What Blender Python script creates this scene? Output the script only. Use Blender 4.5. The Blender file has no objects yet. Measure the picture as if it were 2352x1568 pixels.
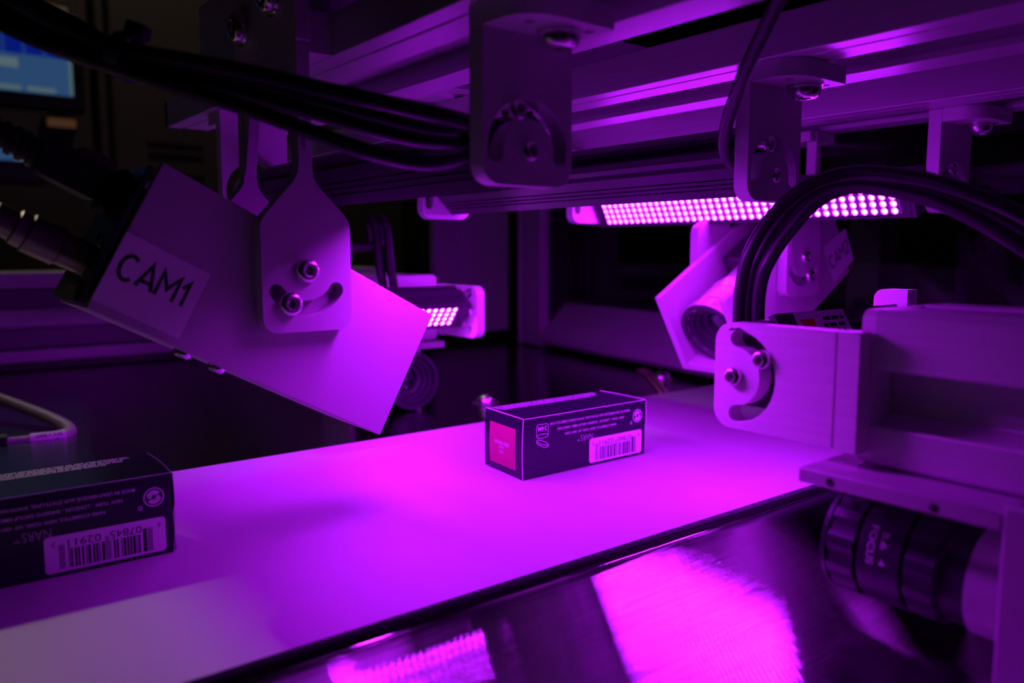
import bpy, math, random
from mathutils import Vector, Matrix
from mathutils.geometry import tessellate_polygon
random.seed(4)
SC = bpy.context.scene
COL = SC.collection
S = 0.001                                   # every number below is in millimetres

# ------------------------------------------------------------------ camera
F, CX, CY, HY, VAX = 1853.0, 1176.0, 784.0, 576.0, 3572.0
pitch = math.atan((CY - HY) / F)
yaw = math.atan((VAX - CX) / (F / math.cos(pitch)))
Fh = Vector((math.cos(yaw), math.sin(yaw), 0))
CR = Vector((math.sin(yaw), -math.cos(yaw), 0))
ZU = Vector((0, 0, 1))
CF = Fh * math.cos(pitch) - ZU * math.sin(pitch)
CU = Fh * math.sin(pitch) + ZU * math.cos(pitch)
C0 = Vector((0, 0, 100))
cam_d = bpy.data.cameras.new('camera')
cam = bpy.data.objects.new('camera', cam_d)
COL.objects.link(cam)
m = Matrix((CR, CU, -CF)).transposed().to_4x4()
m.translation = C0 * S
cam.matrix_world = m
cam_d.sensor_width = 36
cam_d.lens = F * 36 / 2352
cam_d.clip_start = 0.005
cam_d.clip_end = 50
cam_d.dof.use_dof = True
cam_d.dof.focus_distance = 0.318
cam_d.dof.aperture_fstop = 9.0
SC.camera = cam

# ------------------------------------------------------------------ world, exposure
w = bpy.data.worlds.new('world'); SC.world = w
w.use_nodes = True
w.node_tree.nodes['Background'].inputs[0].default_value = (0.9, 0.75, 0.6, 1)
w.node_tree.nodes['Background'].inputs[1].default_value = 0.0006
SC.view_settings.view_transform = 'Standard'
SC.view_settings.look = 'None'
SC.view_settings.exposure = 0.0
SC.view_settings.gamma = 1.0
SC.view_settings.use_curve_mapping = False
LED_COLOR = (0.46, 0.0076, 1.0)
LED_POWER = 245.0
ROOM_LAMP = 430.0
SC.cycles.max_bounces = 8
SC.cycles.blur_glossy = 0.4
SC.cycles.sample_clamp_indirect = 4.0


def at(px, py, d):
    """point (mm) seen at a pixel, d mm in front of the lens"""
    return C0 + d * (CR * ((px - CX) / F) - CU * ((py - CY) / F) + CF)


# ------------------------------------------------------------------ materials
MATS = {}


def mat(name, color, rough=0.5, metal=0.0, spec=0.5, emit=None, strength=0.0, aniso=0.0, tangent=None,
        noise=0.0, nscale=(200, 200, 200), bump=0.0, bscale=(300, 300, 300), rvar=0.0, coat=0.0, brush=0.0, brush_scale=(4, 60000, 4)):
    if name in MATS:
        return MATS[name]
    mt = bpy.data.materials.new(name)
    mt.use_nodes = True
    nt = mt.node_tree
    b = nt.nodes['Principled BSDF']
    b.inputs['Base Color'].default_value = (*color, 1)
    b.inputs['Roughness'].default_value = rough
    b.inputs['Metallic'].default_value = metal
    b.inputs['Specular IOR Level'].default_value = spec
    b.inputs['Coat Weight'].default_value = coat
    if emit:
        b.inputs['Emission Color'].default_value = (*emit, 1)
        b.inputs['Emission Strength'].default_value = strength
    if aniso:
        b.inputs['Anisotropic'].default_value = aniso
        tv = nt.nodes.new('ShaderNodeCombineXYZ')
        for i in range(3):
            tv.inputs[i].default_value = tangent[i]
        nt.links.new(tv.outputs[0], b.inputs['Tangent'])
    geo = None
    if noise or bump or rvar or brush:
        geo = nt.nodes.new('ShaderNodeTexCoord')

    def noise_tex(sc, detail=4):
        mp = nt.nodes.new('ShaderNodeMapping')
        mp.inputs['Scale'].default_value = sc
        nt.links.new(geo.outputs['Object'], mp.inputs['Vector'])
        n = nt.nodes.new('ShaderNodeTexNoise')
        n.inputs['Scale'].default_value = 1.0
        n.inputs['Detail'].default_value = detail
        nt.links.new(mp.outputs[0], n.inputs['Vector'])
        return n
    if noise or rvar:
        n = noise_tex(nscale)
        if noise:
            cr = nt.nodes.new('ShaderNodeValToRGB')
            cr.color_ramp.elements[0].position = 0.3
            cr.color_ramp.elements[1].position = 0.7
            cr.color_ramp.elements[0].color = (*[c * (1 - noise) for c in color], 1)
            cr.color_ramp.elements[1].color = (*[min(1, c * (1 + noise)) for c in color], 1)
            nt.links.new(n.outputs['Fac'], cr.inputs[0])
            nt.links.new(cr.outputs[0], b.inputs['Base Color'])
        if rvar:
            mr = nt.nodes.new('ShaderNodeMapRange')
            mr.inputs['From Min'].default_value = 0.3
            mr.inputs['From Max'].default_value = 0.7
            mr.inputs['To Min'].default_value = max(0.02, rough - rvar)
            mr.inputs['To Max'].default_value = rough + rvar
            nt.links.new(n.outputs['Fac'], mr.inputs['Value'])
            nt.links.new(mr.outputs[0], b.inputs['Roughness'])
    if brush:                               # fine grooves that tip the surface along Y only
        n3 = noise_tex(brush_scale, 1)
        mr3 = nt.nodes.new('ShaderNodeMapRange')
        mr3.inputs['To Min'].default_value = -brush; mr3.inputs['To Max'].default_value = brush
        nt.links.new(n3.outputs['Fac'], mr3.inputs['Value'])
        cx = nt.nodes.new('ShaderNodeCombineXYZ'); nt.links.new(mr3.outputs[0], cx.inputs[1])
        gn = nt.nodes.new('ShaderNodeNewGeometry')
        va = nt.nodes.new('ShaderNodeVectorMath'); va.operation = 'ADD'
        nt.links.new(gn.outputs['Normal'], va.inputs[0]); nt.links.new(cx.outputs[0], va.inputs[1])
        vn = nt.nodes.new('ShaderNodeVectorMath'); vn.operation = 'NORMALIZE'
        nt.links.new(va.outputs[0], vn.inputs[0]); nt.links.new(vn.outputs[0], b.inputs['Normal'])
    if bump:
        n2 = noise_tex(bscale, 3)
        bp = nt.nodes.new('ShaderNodeBump')
        bp.inputs['Strength'].default_value = bump
        bp.inputs['Distance'].default_value = 0.0002
        nt.links.new(n2.outputs['Fac'], bp.inputs['Height'])
        nt.links.new(bp.outputs[0], b.inputs['Normal'])
    MATS[name] = mt
    return mt


PAINT = mat('white_powder_coat', (0.50, 0.485, 0.49), 0.5, bump=0.12, bscale=(2500, 2500, 2500))
PAINT2 = mat('aluminium_plate_lit', (0.90, 0.87, 0.88), 0.42, metal=0.1, noise=0.05, nscale=(900, 60, 900))  # bracket plate, base colour raised in place of stronger light
PAINT3 = mat('aluminium_plate_shaded', (0.56, 0.54, 0.56), 0.42, metal=0.1, noise=0.05, nscale=(900, 60, 900))  # same bracket plate, base colour lowered in place of shade
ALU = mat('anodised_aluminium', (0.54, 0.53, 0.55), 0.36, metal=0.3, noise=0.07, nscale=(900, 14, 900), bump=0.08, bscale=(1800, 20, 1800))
ALUF = mat('anodised_aluminium_lit', (0.85, 0.83, 0.85), 0.4, metal=0.1, noise=0.05, nscale=(14, 900, 900))  # frame beam aluminium, base colour lifted to stand in for light on it
ALUN = mat('anodised_beam_lit', (0.80, 0.78, 0.80), 0.36, metal=0.15, noise=0.06, nscale=(900, 14, 900))  # side beam copy of the aluminium, light on it put into the colour
ALUX = mat('anodised_aluminium_lengthways', (0.60, 0.59, 0.61), 0.36, metal=0.3, noise=0.06, nscale=(14, 900, 900))
SLOT = mat('dark_slot_aluminium', (0.22, 0.22, 0.23), 0.5, metal=0.4)
BLACK = mat('black_anodised', (0.045, 0.045, 0.05), 0.38, metal=0.2, noise=0.1, nscale=(300, 300, 300))
BLACKX = mat('black_plastic', (0.012, 0.012, 0.014), 0.45)
RUBBER = mat('black_cable_jacket', (0.012, 0.011, 0.013), 0.42, noise=0.15, nscale=(400, 400, 400))
GREYJ = mat('grey_cable_jacket', (0.34, 0.32, 0.31), 0.45, noise=0.06)
STEEL = mat('polished_steel', (0.85, 0.83, 0.82), 0.26, metal=1.0, noise=0.05)
HOLE = mat('dark_hole', (0.006, 0.006, 0.006), 0.8)
NICKEL = mat('nickel_connector', (0.34, 0.30, 0.28), 0.45, metal=1.0, noise=0.08)
SILVER = mat('silver_lens_barrel', (0.85, 0.83, 0.84), 0.32, metal=0.5, noise=0.03)
BELT = mat('white_conveyor_belt', (0.38, 0.368, 0.376), 0.55, noise=0.05, nscale=(25, 9, 25), bump=0.06, bscale=(900, 900, 900))
BELTEDGE = mat('belt_cut_edge', (0.08, 0.08, 0.10), 0.6, noise=0.2)
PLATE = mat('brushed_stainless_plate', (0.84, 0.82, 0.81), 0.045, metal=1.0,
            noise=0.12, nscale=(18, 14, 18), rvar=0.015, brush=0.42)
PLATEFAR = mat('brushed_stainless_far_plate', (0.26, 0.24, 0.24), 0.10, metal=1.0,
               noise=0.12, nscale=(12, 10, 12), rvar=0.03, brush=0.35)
CARTON = mat('black_carton_board', (0.016, 0.014, 0.026), 0.21, spec=0.3, noise=0.06, nscale=(700, 700, 700), bump=0.08, bscale=(2000, 2000, 2000))
PAPER = mat('white_paper_edge', (0.75, 0.72, 0.72), 0.7, noise=0.04)
PRINT = mat('pale_print', (0.62, 0.60, 0.62), 0.6, noise=0.04)
STICKER = mat('white_sticker', (0.80, 0.78, 0.79), 0.55, noise=0.02)
INK = mat('black_ink', (0.012, 0.012, 0.014), 0.5, noise=0.1)
RED = mat('red_end_label', (0.38, 0.012, 0.11), 0.6, noise=0.03)
WARNRED = mat('red_warning_triangle', (0.5, 0.03, 0.01), 0.5, noise=0.04)
SLEEVE = mat('white_marker_sleeve', (0.78, 0.76, 0.78), 0.4, noise=0.03)
BOARD = mat('white_led_board', (0.70, 0.68, 0.72), 0.3, noise=0.02)
def led_mat(name, k, red=1.0):
    return mat(name, (0.8, 0.8, 0.8), 0.4, emit=(LED_COLOR[0] * red, LED_COLOR[1], LED_COLOR[2]), strength=LED_POWER * k)


LED = led_mat('led_die', 1.0)
GLASS = mat('lens_glass', (0.012, 0.01, 0.02), 0.04, spec=0.8, coat=1.0)
RING = mat('matt_black_lens_ring', (0.03, 0.03, 0.036), 0.42, metal=0.2, noise=0.1)
DARKWALL = mat('dark_wall_paint', (0.035, 0.03, 0.026), 0.8, noise=0.1, nscale=(4, 4, 4))
FLOORM = mat('dark_floor', (0.08, 0.075, 0.07), 0.6, noise=0.15, nscale=(6, 6, 6))
CABINET = mat('dark_cabinet_panel', (0.055, 0.045, 0.036), 0.55, noise=0.08, nscale=(5, 5, 5))
FRAMEG = mat('grey_enclosure_frame', (0.46, 0.44, 0.47), 0.5, metal=0.1, noise=0.05, nscale=(60, 60, 8))
BEZEL = mat('black_screen_bezel', (0.01, 0.01, 0.011), 0.4, noise=0.1)
WIRE = mat('beige_wire_jacket', (0.35, 0.28, 0.18), 0.5, noise=0.05)
BLUEPL = mat('blue_grey_plastic', (0.06, 0.06, 0.12), 0.5, noise=0.08)


def emis(name, col, st):
    return mat(name, (0.02, 0.02, 0.02), 0.5, emit=col, strength=st)


# pane: thin clear sheet that lets light and sight through and mirrors a little
PANE = bpy.data.materials.new('clear_pane'); PANE.use_nodes = True
_nt = PANE.node_tree
_nt.nodes.remove(_nt.nodes['Principled BSDF'])
_mx = _nt.nodes.new('ShaderNodeMixShader'); _tr = _nt.nodes.new('ShaderNodeBsdfTransparent')
_gl = _nt.nodes.new('ShaderNodeBsdfGlossy'); _fr = _nt.nodes.new('ShaderNodeFresnel')
_gl.inputs['Roughness'].default_value = 0.03
_tr.inputs['Color'].default_value = (0.62, 0.60, 0.62, 1)
_nt.links.new(_fr.outputs[0], _mx.inputs[0]); _nt.links.new(_tr.outputs[0], _mx.inputs[1]); _nt.links.new(_gl.outputs[0], _mx.inputs[2])
_nt.links.new(_mx.outputs[0], _nt.nodes['Material Output'].inputs['Surface'])


# ------------------------------------------------------------------ mesh helpers
class MB:
    def __init__(self, M=None):
        self.v = []; self.f = []; self.M = M or Matrix.Identity(4)

    def add(self, vs, fs):
        o = len(self.v)
        self.v += [self.M @ Vector(p) for p in vs]
        self.f += [tuple(i + o for i in f) for f in fs]
        return self

    def box(self, x0, x1, y0, y1, z0, z1):
        vs = [(x, y, z) for z in (z0, z1) for y in (y0, y1) for x in (x0, x1)]
        return self.add(vs, [(0, 2, 3, 1), (4, 5, 7, 6), (0, 1, 5, 4), (2, 6, 7, 3), (0, 4, 6, 2), (1, 3, 7, 5)])

    def prism(self, outer, holes, fr, d0, d1):
        """outline with holes in frame fr = (origin, e1, e2, n), extruded from d0 to d1 along n"""
        o, e1, e2, n = [Vector(a) for a in fr]
        loops = [outer] + list(holes)
        flat = [[Vector((p[0], p[1], 0)) for p in lp] for lp in loops]
        tris = tessellate_polygon(flat)
        pts = [p for lp in loops for p in lp]
        N = len(pts)
        vs = [o + e1 * p[0] + e2 * p[1] + n * d for d in (d0, d1) for p in pts]
        fs = [tuple(t) for t in tris] + [tuple(i + N for i in reversed(t)) for t in tris]
        s = 0
        for lp in loops:
            k = len(lp)
            for i in range(k):
                a, b = s + i, s + (i + 1) % k
                fs.append((a, b, b + N, a + N))
            s += k
        return self.add(vs, fs)

    def flat(self, outer, holes, fr, d):
        o, e1, e2, n = [Vector(a) for a in fr]
        loops = [outer] + list(holes)
        tris = tessellate_polygon([[Vector((p[0], p[1], 0)) for p in lp] for lp in loops])
        pts = [p for lp in loops for p in lp]
        return self.add([o + e1 * p[0] + e2 * p[1] + n * d for p in pts], [tuple(t) for t in tris])

    def rings(self, rings, cap0=True, cap1=True):
        k = len(rings[0]); o = []
        for r in rings:
            o += r
        fs = []
        for i in range(len(rings) - 1):
            for j in range(k):
                a, b = i * k + j, i * k + (j + 1) % k
                fs.append((a, b, b + k, a + k))
        if cap0: fs.append(tuple(reversed(range(k))))
        if cap1: fs.append(tuple(range((len(rings) - 1) * k, len(rings) * k)))
        return self.add(o, fs)

    def lathe(self, prof, origin, axis, n=28, cap0=True, cap1=True, flute=None):
        """prof = [(radius, distance along axis)]; radius may be ('hex', r)"""
        ax = Vector(axis).normalized()
        up = Vector((0, 0, 1)) if abs(ax.z) < 0.9 else Vector((1, 0, 0))
        a = ax.cross(up).normalized(); b = ax.cross(a)
        rs = []
        for r, h in prof:
            hexa = isinstance(r, tuple)
            rr = r[1] if hexa else r
            ring = []
            for i in range(n):
                t = 2 * math.pi * i / n
                q = rr
                if hexa:
                    u = (t % (math.pi / 3)) - math.pi / 6
                    q = rr * math.cos(math.pi / 6) / math.cos(u)
                if flute and rr > 0.01:
                    q = flute(rr, h, t)
                ring.append(Vector(origin) + ax * h + a * (q * math.cos(t)) + b * (q * math.sin(t)))
            rs.append(ring)
        return self.rings(rs, cap0, cap1)

    def tube(self, pts, r, n=12, sub=8):
        pts = [Vector(p) for p in pts]
        P = []
        if sub > 1 and len(pts) > 2:
            for i in range(len(pts) - 1):
                p0 = pts[max(i - 1, 0)]; p1 = pts[i]; p2 = pts[i + 1]; p3 = pts[min(i + 2, len(pts) - 1)]
                for k in range(sub):
                    t = k / sub
                    P.append(0.5 * ((2 * p1) + (p2 - p0) * t + (2 * p0 - 5 * p1 + 4 * p2 - p3) * t * t + (3 * p1 - p0 - 3 * p2 + p3) * t ** 3))
            P.append(pts[-1])
        else:
            P = pts
        rf = r if callable(r) else (lambda t: r)
        nrm = None; rs = []
        for i, p in enumerate(P):
            d = (P[min(i + 1, len(P) - 1)] - P[max(i - 1, 0)]).normalized()
            if nrm is None:
                nrm = d.cross(Vector((0.3, 0.2, 1))).normalized()
            nrm = (nrm - d * nrm.dot(d)).normalized()
            bn = d.cross(nrm)
            rr = rf(i / max(1, len(P) - 1))
            rs.append([p + nrm * (rr * math.cos(2 * math.pi * k / n)) + bn * (rr * math.sin(2 * math.pi * k / n)) for k in range(n)])
        return self.rings(rs)

    def mesh(self, name, m, angle=35):
        me = bpy.data.meshes.new(name)
        me.from_pydata([tuple(p * S) for p in self.v], [], self.f)
        me.validate()
        import bmesh
        bm = bmesh.new(); bm.from_mesh(me)
        bmesh.ops.recalc_face_normals(bm, faces=bm.faces[:])
        bm.to_mesh(me); bm.free()
        me.materials.append(m)
        me.polygons.foreach_set('use_smooth', [True] * len(me.polygons))
        me.set_sharp_from_angle(angle=math.radians(angle))
        return me

    def build(self, name, m, parent=None, bevel=0.0, angle=35, seg=2):
        o = bpy.data.objects.new(name, self.mesh(name, m, angle))
        COL.objects.link(o)
        if parent is not None:
            o.parent = parent
        if bevel:
            bv = o.modifiers.new('bevel', 'BEVEL')
            bv.width = bevel * S; bv.segments = seg; bv.limit_method = 'ANGLE'; bv.angle_limit = math.radians(50)
            bv.harden_normals = False
        return o


def tag(o, label, cat, group=None):
    o['label'] = label; o['category'] = cat
    if group: o['group'] = group
    return o


def thing(name, label, cat, group=None, loc=(0, 0, 0)):
    o = bpy.data.objects.new(name, None)
    o.empty_display_size = 0.01
    COL.objects.link(o)
    return tag(o, label, cat, group)


def struct(o):
    o['kind'] = 'structure'
    return o


def put(name, mesh, parent, loc=None, mtx=None):
    o = bpy.data.objects.new(name, mesh)
    COL.objects.link(o); o.parent = parent
    if mtx is not None:
        o.matrix_local = mtx
    elif loc is not None:
        o.location = Vector(loc) * S
    return o


def copy_thing(root, shift, label, swap=()):
    def cp(o, par):
        c = o.copy(); COL.objects.link(c); c.parent = par
        for ch in list(o.children): cp(ch, c)
        return c
    r = cp(root, None)
    r.location = root.location + Vector(shift) * S
    r['label'] = label
    return r


def rrect(x0, x1, y0, y1, r, n=6):
    """rounded rectangle; r = (r00, r10, r11, r01)"""
    if not isinstance(r, (tuple, list)): r = (r,) * 4
    out = []
    for (cx, cy, sx, sy, a0, rr) in ((x0, y0, 1, 1, 180, r[0]), (x1, y0, -1, 1, 270, r[1]), (x1, y1, -1, -1, 0, r[2]), (x0, y1, 1, -1, 90, r[3])):
        if rr <= 0:
            out.append((cx, cy)); continue
        ox, oy = cx + sx * rr, cy + sy * rr
        for i in range(n + 1):
            a = math.radians(a0 + 90 * i / n)
            out.append((ox + rr * math.cos(a), oy + rr * math.sin(a)))
    return out


def arcslot(cx, cy, r, hw, a0, a1, n=14):
    a0, a1 = math.radians(a0), math.radians(a1)
    out = []
    for i in range(n + 1):
        a = a0 + (a1 - a0) * i / n
        out.append((cx + (r + hw) * math.cos(a), cy + (r + hw) * math.sin(a)))
    ex, ey = cx + r * math.cos(a1), cy + r * math.sin(a1)
    for i in range(1, 7):
        a = a1 + math.pi * i / 7
        out.append((ex + hw * math.cos(a), ey + hw * math.sin(a)))
    for i in range(n + 1):
        a = a1 + (a0 - a1) * i / n
        out.append((cx + (r - hw) * math.cos(a), cy + (r - hw) * math.sin(a)))
    sx, sy = cx + r * math.cos(a0), cy + r * math.sin(a0)
    for i in range(1, 7):
        a = a0 + math.pi + math.pi * i / 7
        out.append((sx + hw * math.cos(a), sy + hw * math.sin(a)))
    return out


def circle(cx, cy, r, n=20):
    return [(cx + r * math.cos(2 * math.pi * i / n), cy + r * math.sin(2 * math.pi * i / n)) for i in range(n)]


def bolt(parent, p, axis, r=3.0, h=2.2, shank=7, name='bolt', hexr=None):
    """button head socket screw; its head sits on p and looks along axis"""
    hx = hexr or r * 0.42
    prof = [(r * 0.5, -shank), (r * 0.5, -0.05), (r * 0.98, 0), (r, h * 0.18)]
    for i in range(1, 6):
        a = math.radians(15 + 13 * i)
        prof.append((hx * 1.22 + (r - hx * 1.22) * math.cos(a) ** 0.9, h * (0.18 + 0.82 * math.sin(a))))
    prof += [(hx * 1.2, h), (('hex', hx * 1.08), h * 0.97), (('hex', hx), h * 0.9), (('hex', hx), h * 0.12), (0.05, h * 0.05)]
    return MB().lathe(prof, p, axis, n=30).build(name, STEEL, parent, angle=40)


_tc = {}


def text_polys(s, size, bold=0.0, spacing=1.0):
    """verts and faces of a line of lettering, left edge at 0, baseline at 0"""
    key = (s, size, bold, spacing)
    if key in _tc: return _tc[key]
    cu = bpy.data.curves.new('lettering', 'FONT')
    cu.body = s; cu.size = size; cu.offset = bold * size; cu.space_character = spacing
    cu.resolution_u = 4; cu.fill_mode = 'FRONT'
    ob = bpy.data.objects.new('lettering', cu)
    COL.objects.link(ob)
    dg = bpy.context.evaluated_depsgraph_get()
    dg.update()
    me = ob.evaluated_get(dg).to_mesh()
    vs = [tuple(v.co) for v in me.vertices]; fs = [tuple(p.vertices) for p in me.polygons]
    ob.evaluated_get(dg).to_mesh_clear()
    bpy.data.objects.remove(ob); bpy.data.curves.remove(cu)
    xs = [v[0] for v in vs] or [0]
    mn = min(xs)
    _tc[key] = ([(v[0] - mn, v[1]) for v in vs], fs, max(xs) - mn)
    return _tc[key]


def stroke_word(word, fr, x, y, h, wd, gap, thick):
    """bold plain capitals drawn as even strokes"""
    def arc(cx, cy, rx, ry, a0, a1, n=18):
        return [(cx + rx * math.cos(math.radians(a0 + (a1 - a0) * i / n)), cy + ry * math.sin(math.radians(a0 + (a1 - a0) * i / n))) for i in range(n + 1)]
    G = {'C': [arc(.5, .5, .5, .5, 48, 312)], 'A': [[(0, 0), (.5, 1), (1, 0)], [(.2, .27), (.8, .27)]],
         'M': [[(0, 0), (0, 1), (.5, .38), (1, 1), (1, 0)]], '1': [[(.12, .68), (.62, 1), (.62, 0)]],
         '2': [arc(.5, .70, .46, .30, 165, -20) + [(.02, 0), (1, 0)]]}
    mb = MB(); t = thick / 2
    for ch in word:
        k = wd * (.62 if ch == '1' else .86 if ch == '2' else 1.12 if ch == 'M' else 1.0)
        for st in G[ch]:
            P = [Vector((x + a * k, y + b * h)) for a, b in st]
            L = []; R_ = []
            for i, p in enumerate(P):
                d0 = (p - P[i - 1]).normalized() if i else (P[1] - p).normalized()
                d1 = (P[i + 1] - p).normalized() if i < len(P) - 1 else d0
                n0 = Vector((-d0.y, d0.x)); n1 = Vector((-d1.y, d1.x))
                mm = (n0 + n1)
                if mm.length < 1e-3: mm = n0
                mm.normalize(); q = t / max(.38, mm.dot(n0))
                L.append(p + mm * q); R_.append(p - mm * q)
            for i in range(len(P) - 1):
                mb.flat([L[i], L[i + 1], R_[i + 1], R_[i]], [], fr, 0.03)
        x += k + gap
    return mb


def letter(mb, s, size, fr, x, y, width=None, rot=0.0, bold=0.0, center=False, mirror=False, yscale=1.0):
    """lay a line of lettering on the plane frame fr; rot in degrees about (x, y)"""
    vs, fs, wd = text_polys(s, size, bold)
    k = (width / wd) if width else 1.0
    o, e1, e2, n = [Vector(a) for a in fr]
    c, sn = math.cos(math.radians(rot)), math.sin(math.radians(rot))
    out = []
    for a, b in vs:
        a *= k; b *= yscale
        if center: a -= wd * k / 2
        out.append(o + e1 * (x + a * c - b * sn) + e2 * (y + a * sn + b * c) + n * 0.03)
    mb.add(out, fs)
    return mb


FXZ = ((0, 0, 0), (1, 0, 0), (0, 0, 1), (0, -1, 0))       # drawn in X-Z, looking -Y


def fxz(y): return ((0, y, 0), (1, 0, 0), (0, 0, 1), (0, -1, 0))
def fyz(x): return ((x, 0, 0), (0, 1, 0), (0, 0, 1), (-1, 0, 0))
def fxy(z): return ((0, 0, z), (1, 0, 0), (0, 1, 0), (0, 0, 1))


# ================================================================== room
struct(MB().box(-1800, 2600, -1500, 2700, -870, -850).build('floor', FLOORM))
struct(MB().box(-1800, 2600, -1500, 2700, 1350, 1370).build('ceiling', DARKWALL))
struct(MB().box(-1800, 2600, 2680, 2700, -850, 1350).build('wall_back', DARKWALL))
struct(MB().box(2580, 2600, -1500, 2680, -850, 1350).build('wall_right', DARKWALL))
struct(MB().box(-1800, -1780, -1500, 2680, -850, 1350).build('wall_left', DARKWALL))
struct(MB().box(-1780, 2580, -1500, -1480, -850, 1350).build('wall_front', DARKWALL))

# room lamp that gives the weak warm light
t = thing('ceiling_spotlight', 'black tube spotlight hung from the ceiling far behind the machine', 'lamp')
LP = Vector((-290, 1500, 1104)); LA = (Vector((40, 190, 0)) - LP).normalized()
MB().lathe([(42, 300), (42, 0), (44, -30), (47, -30), (47, 300)], LP, LA, n=32, cap0=False, cap1=False).build('housing', BEZEL, t)
MB().lathe([(47, -31), (40, -60), (12, -66)], LP, LA, n=32).build('rear_cap', BEZEL, t)
MB().lathe([(40, 0), (40, 2)], LP, LA, n=32).build('diffuser', emis('lamp_diffuser', (1.0, 0.80, 0.62), ROOM_LAMP), t)
MB().lathe([(8, 0), (8, 1350 - 1104 - 61)], LP - LA * 20 + Vector((0, 0, 61)), (0, 0, 1), n=12).build('stem', BEZEL, t)
t = thing('fill_lamp', 'faint unseen fill lamp added to lift the dark cabinets at the back', 'lamp')  # added fill lamp, keeps the background from going black
MB().lathe([(60, 0), (66, 4), (66, 40)], (500, 1250, 1309), (0, 0, 1), n=24, cap0=False).build('housing', BEZEL, t)
MB().lathe([(58, 0), (58, 2)], (500, 1250, 1310), (0, 0, 1), n=24).build('diffuser', emis('fill_lamp_diffuser', (1.0, 0.80, 0.60), 45.0), t)

# machine base under the plates
t = thing('machine_base', 'dark steel machine base carrying the belt and plates', 'base')
MB().box(-330, 1000, -250, 900, -840, -16).build('body', CABINET, t)
for i in range(4):
    MB().box(-330 + (i % 2) * 1290, -290 + (i % 2) * 1290, -250 + (i // 2) * 1110, -210 + (i // 2) * 1110, -850, -840).build('foot', BLACKX, t)

# plates either side of the belt
t = thing('bed_plate', 'polished stainless bed plate in front of the white belt', 'plate')
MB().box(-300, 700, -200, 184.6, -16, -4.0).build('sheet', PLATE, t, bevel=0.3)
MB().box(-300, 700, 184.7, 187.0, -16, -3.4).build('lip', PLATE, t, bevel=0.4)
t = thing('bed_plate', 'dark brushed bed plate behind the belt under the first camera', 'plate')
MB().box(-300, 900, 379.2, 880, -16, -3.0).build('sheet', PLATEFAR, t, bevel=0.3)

# belt
t = thing('conveyor_belt', 'wide white flat conveyor belt carrying the black cartons', 'belt')
MB().box(-300, 508, 187.6, 378.5, -1.6, 0).build('belt_surface', BELT, t)
MB().box(-300, 508, 187.3, 187.6, -1.7, -0.05).build('cut_edge', BELTEDGE, t)
MB().box(-300, 508, 187.4, 378.7, -16, -1.7).build('slider_bed', BLACKX, t)
MB().lathe([(7.0, 0), (7.0, 190)], (507, 188, -8.2), (0, 1, 0), n=24).build('roller', STEEL, t)

for (x, y, lab) in ((317, 436, 'shiny domed nut on the dark plate just behind the carton'), (490, 433, 'shiny domed nut on the dark plate below the door sill')):
    t = thing('domed_nut', lab, 'nut', 'nuts on the far bed plate')
    MB().lathe([(9.5, 0), (9.5, 1.0)], (x, y, -3), (0, 0, 1), n=24).build('washer', STEEL, t)
    MB().lathe([(7.0, 1.0), (7.0, 2.0), (6.4, 4.0), (5.0, 5.4), (3.4, 6.1), (('hex', 2.6), 6.2), (('hex', 2.5), 3.5), (0.1, 3.4)], (x, y, -3), (0, 0, 1), n=24).build('dome', STEEL, t)
t = thing('beige_wire', 'pair of thin beige wires beside the domed nut near the sill', 'wire')
for k in (0, 6):
    MB().tube([(506 + k, 474, -1.5), (494 + k, 455, -1.2), (470 + k, 426, -1.5), (452 + k, 404, -1.5), (437 + k, 387, -1.6)], 1.3).build('strand', WIRE, t)



# unseen shade panels, added over the machine to keep the room lamp off beams
t = thing('shade_panel', 'unseen shade panels added above the overhead beams to block the room lamp', 'shade panel')
MB().prism([(-29, 300), (150, 300), (150, 330), (147, 330), (147, 303), (-26, 303), (-26, 330), (-29, 330)], [], ((0, 0, 0), (1, 0, 0), (0, 0, 1), (0, 1, 0)), -300, 690).build('channel', CABINET, t)
MB().prism([(150.5, 300), (350, 300), (350, 330), (347, 330), (347, 303), (153.5, 303), (153.5, 330), (150.5, 330)], [], ((0, 0, 0), (1, 0, 0), (0, 0, 1), (0, 1, 0)), -300, 560).build('channel', CABINET, t)
for x in (20, 330):
    MB().box(x, x + 12, 340, 352, 303.1, 1349).build('hanger', CABINET, t)

# ================================================================== overhead beams
def beam_profile(x0, w=60.0, z0=165.0, h=14.0):
    return [(x0, z0), (x0 + 7.6, z0), (x0 + 8.0, z0 + .8), (x0 + 8.8, z0 + .8), (x0 + 9.2, z0 + .1), (x0 + 21.5, z0 + .1), (x0 + 21.5, z0 + 2.6),
            (x0 + 15, z0 + 2.6), (x0 + 15, z0 + 9), (x0 + 51, z0 + 9), (x0 + 51, z0 + 2.6), (x0 + w - 15.5, z0 + 2.6), (x0 + w - 15.5, z0),
            (x0 + w, z0), (x0 + w, z0 + h), (x0, z0 + h)]


def yframe(y=0): return ((0, y, 0), (1, 0, 0), (0, 0, 1), (0, 1, 0))


for x0, w_, y1, lab in ((124.5, 62, 457, 'slotted aluminium beam nearest, holding the large dark angle bracket'),
                        (242, 61.5, 620, 'slotted aluminium beam in the middle of the three'),
                        (367, 58.5, 640, 'slotted aluminium beam farthest right with the small angle bracket')):
    t = thing('overhead_beam', lab, 'beam', 'overhead beams across the belt')
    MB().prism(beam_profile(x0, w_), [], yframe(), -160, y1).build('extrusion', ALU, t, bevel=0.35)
    MB().prism(rrect(x0 - .2, x0 + w_ + .2, 164.8, 179.2, 1.2, 3), [], yframe(), y1 + .02, y1 + 3).build('end_cap', BLACKX, t)

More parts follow.
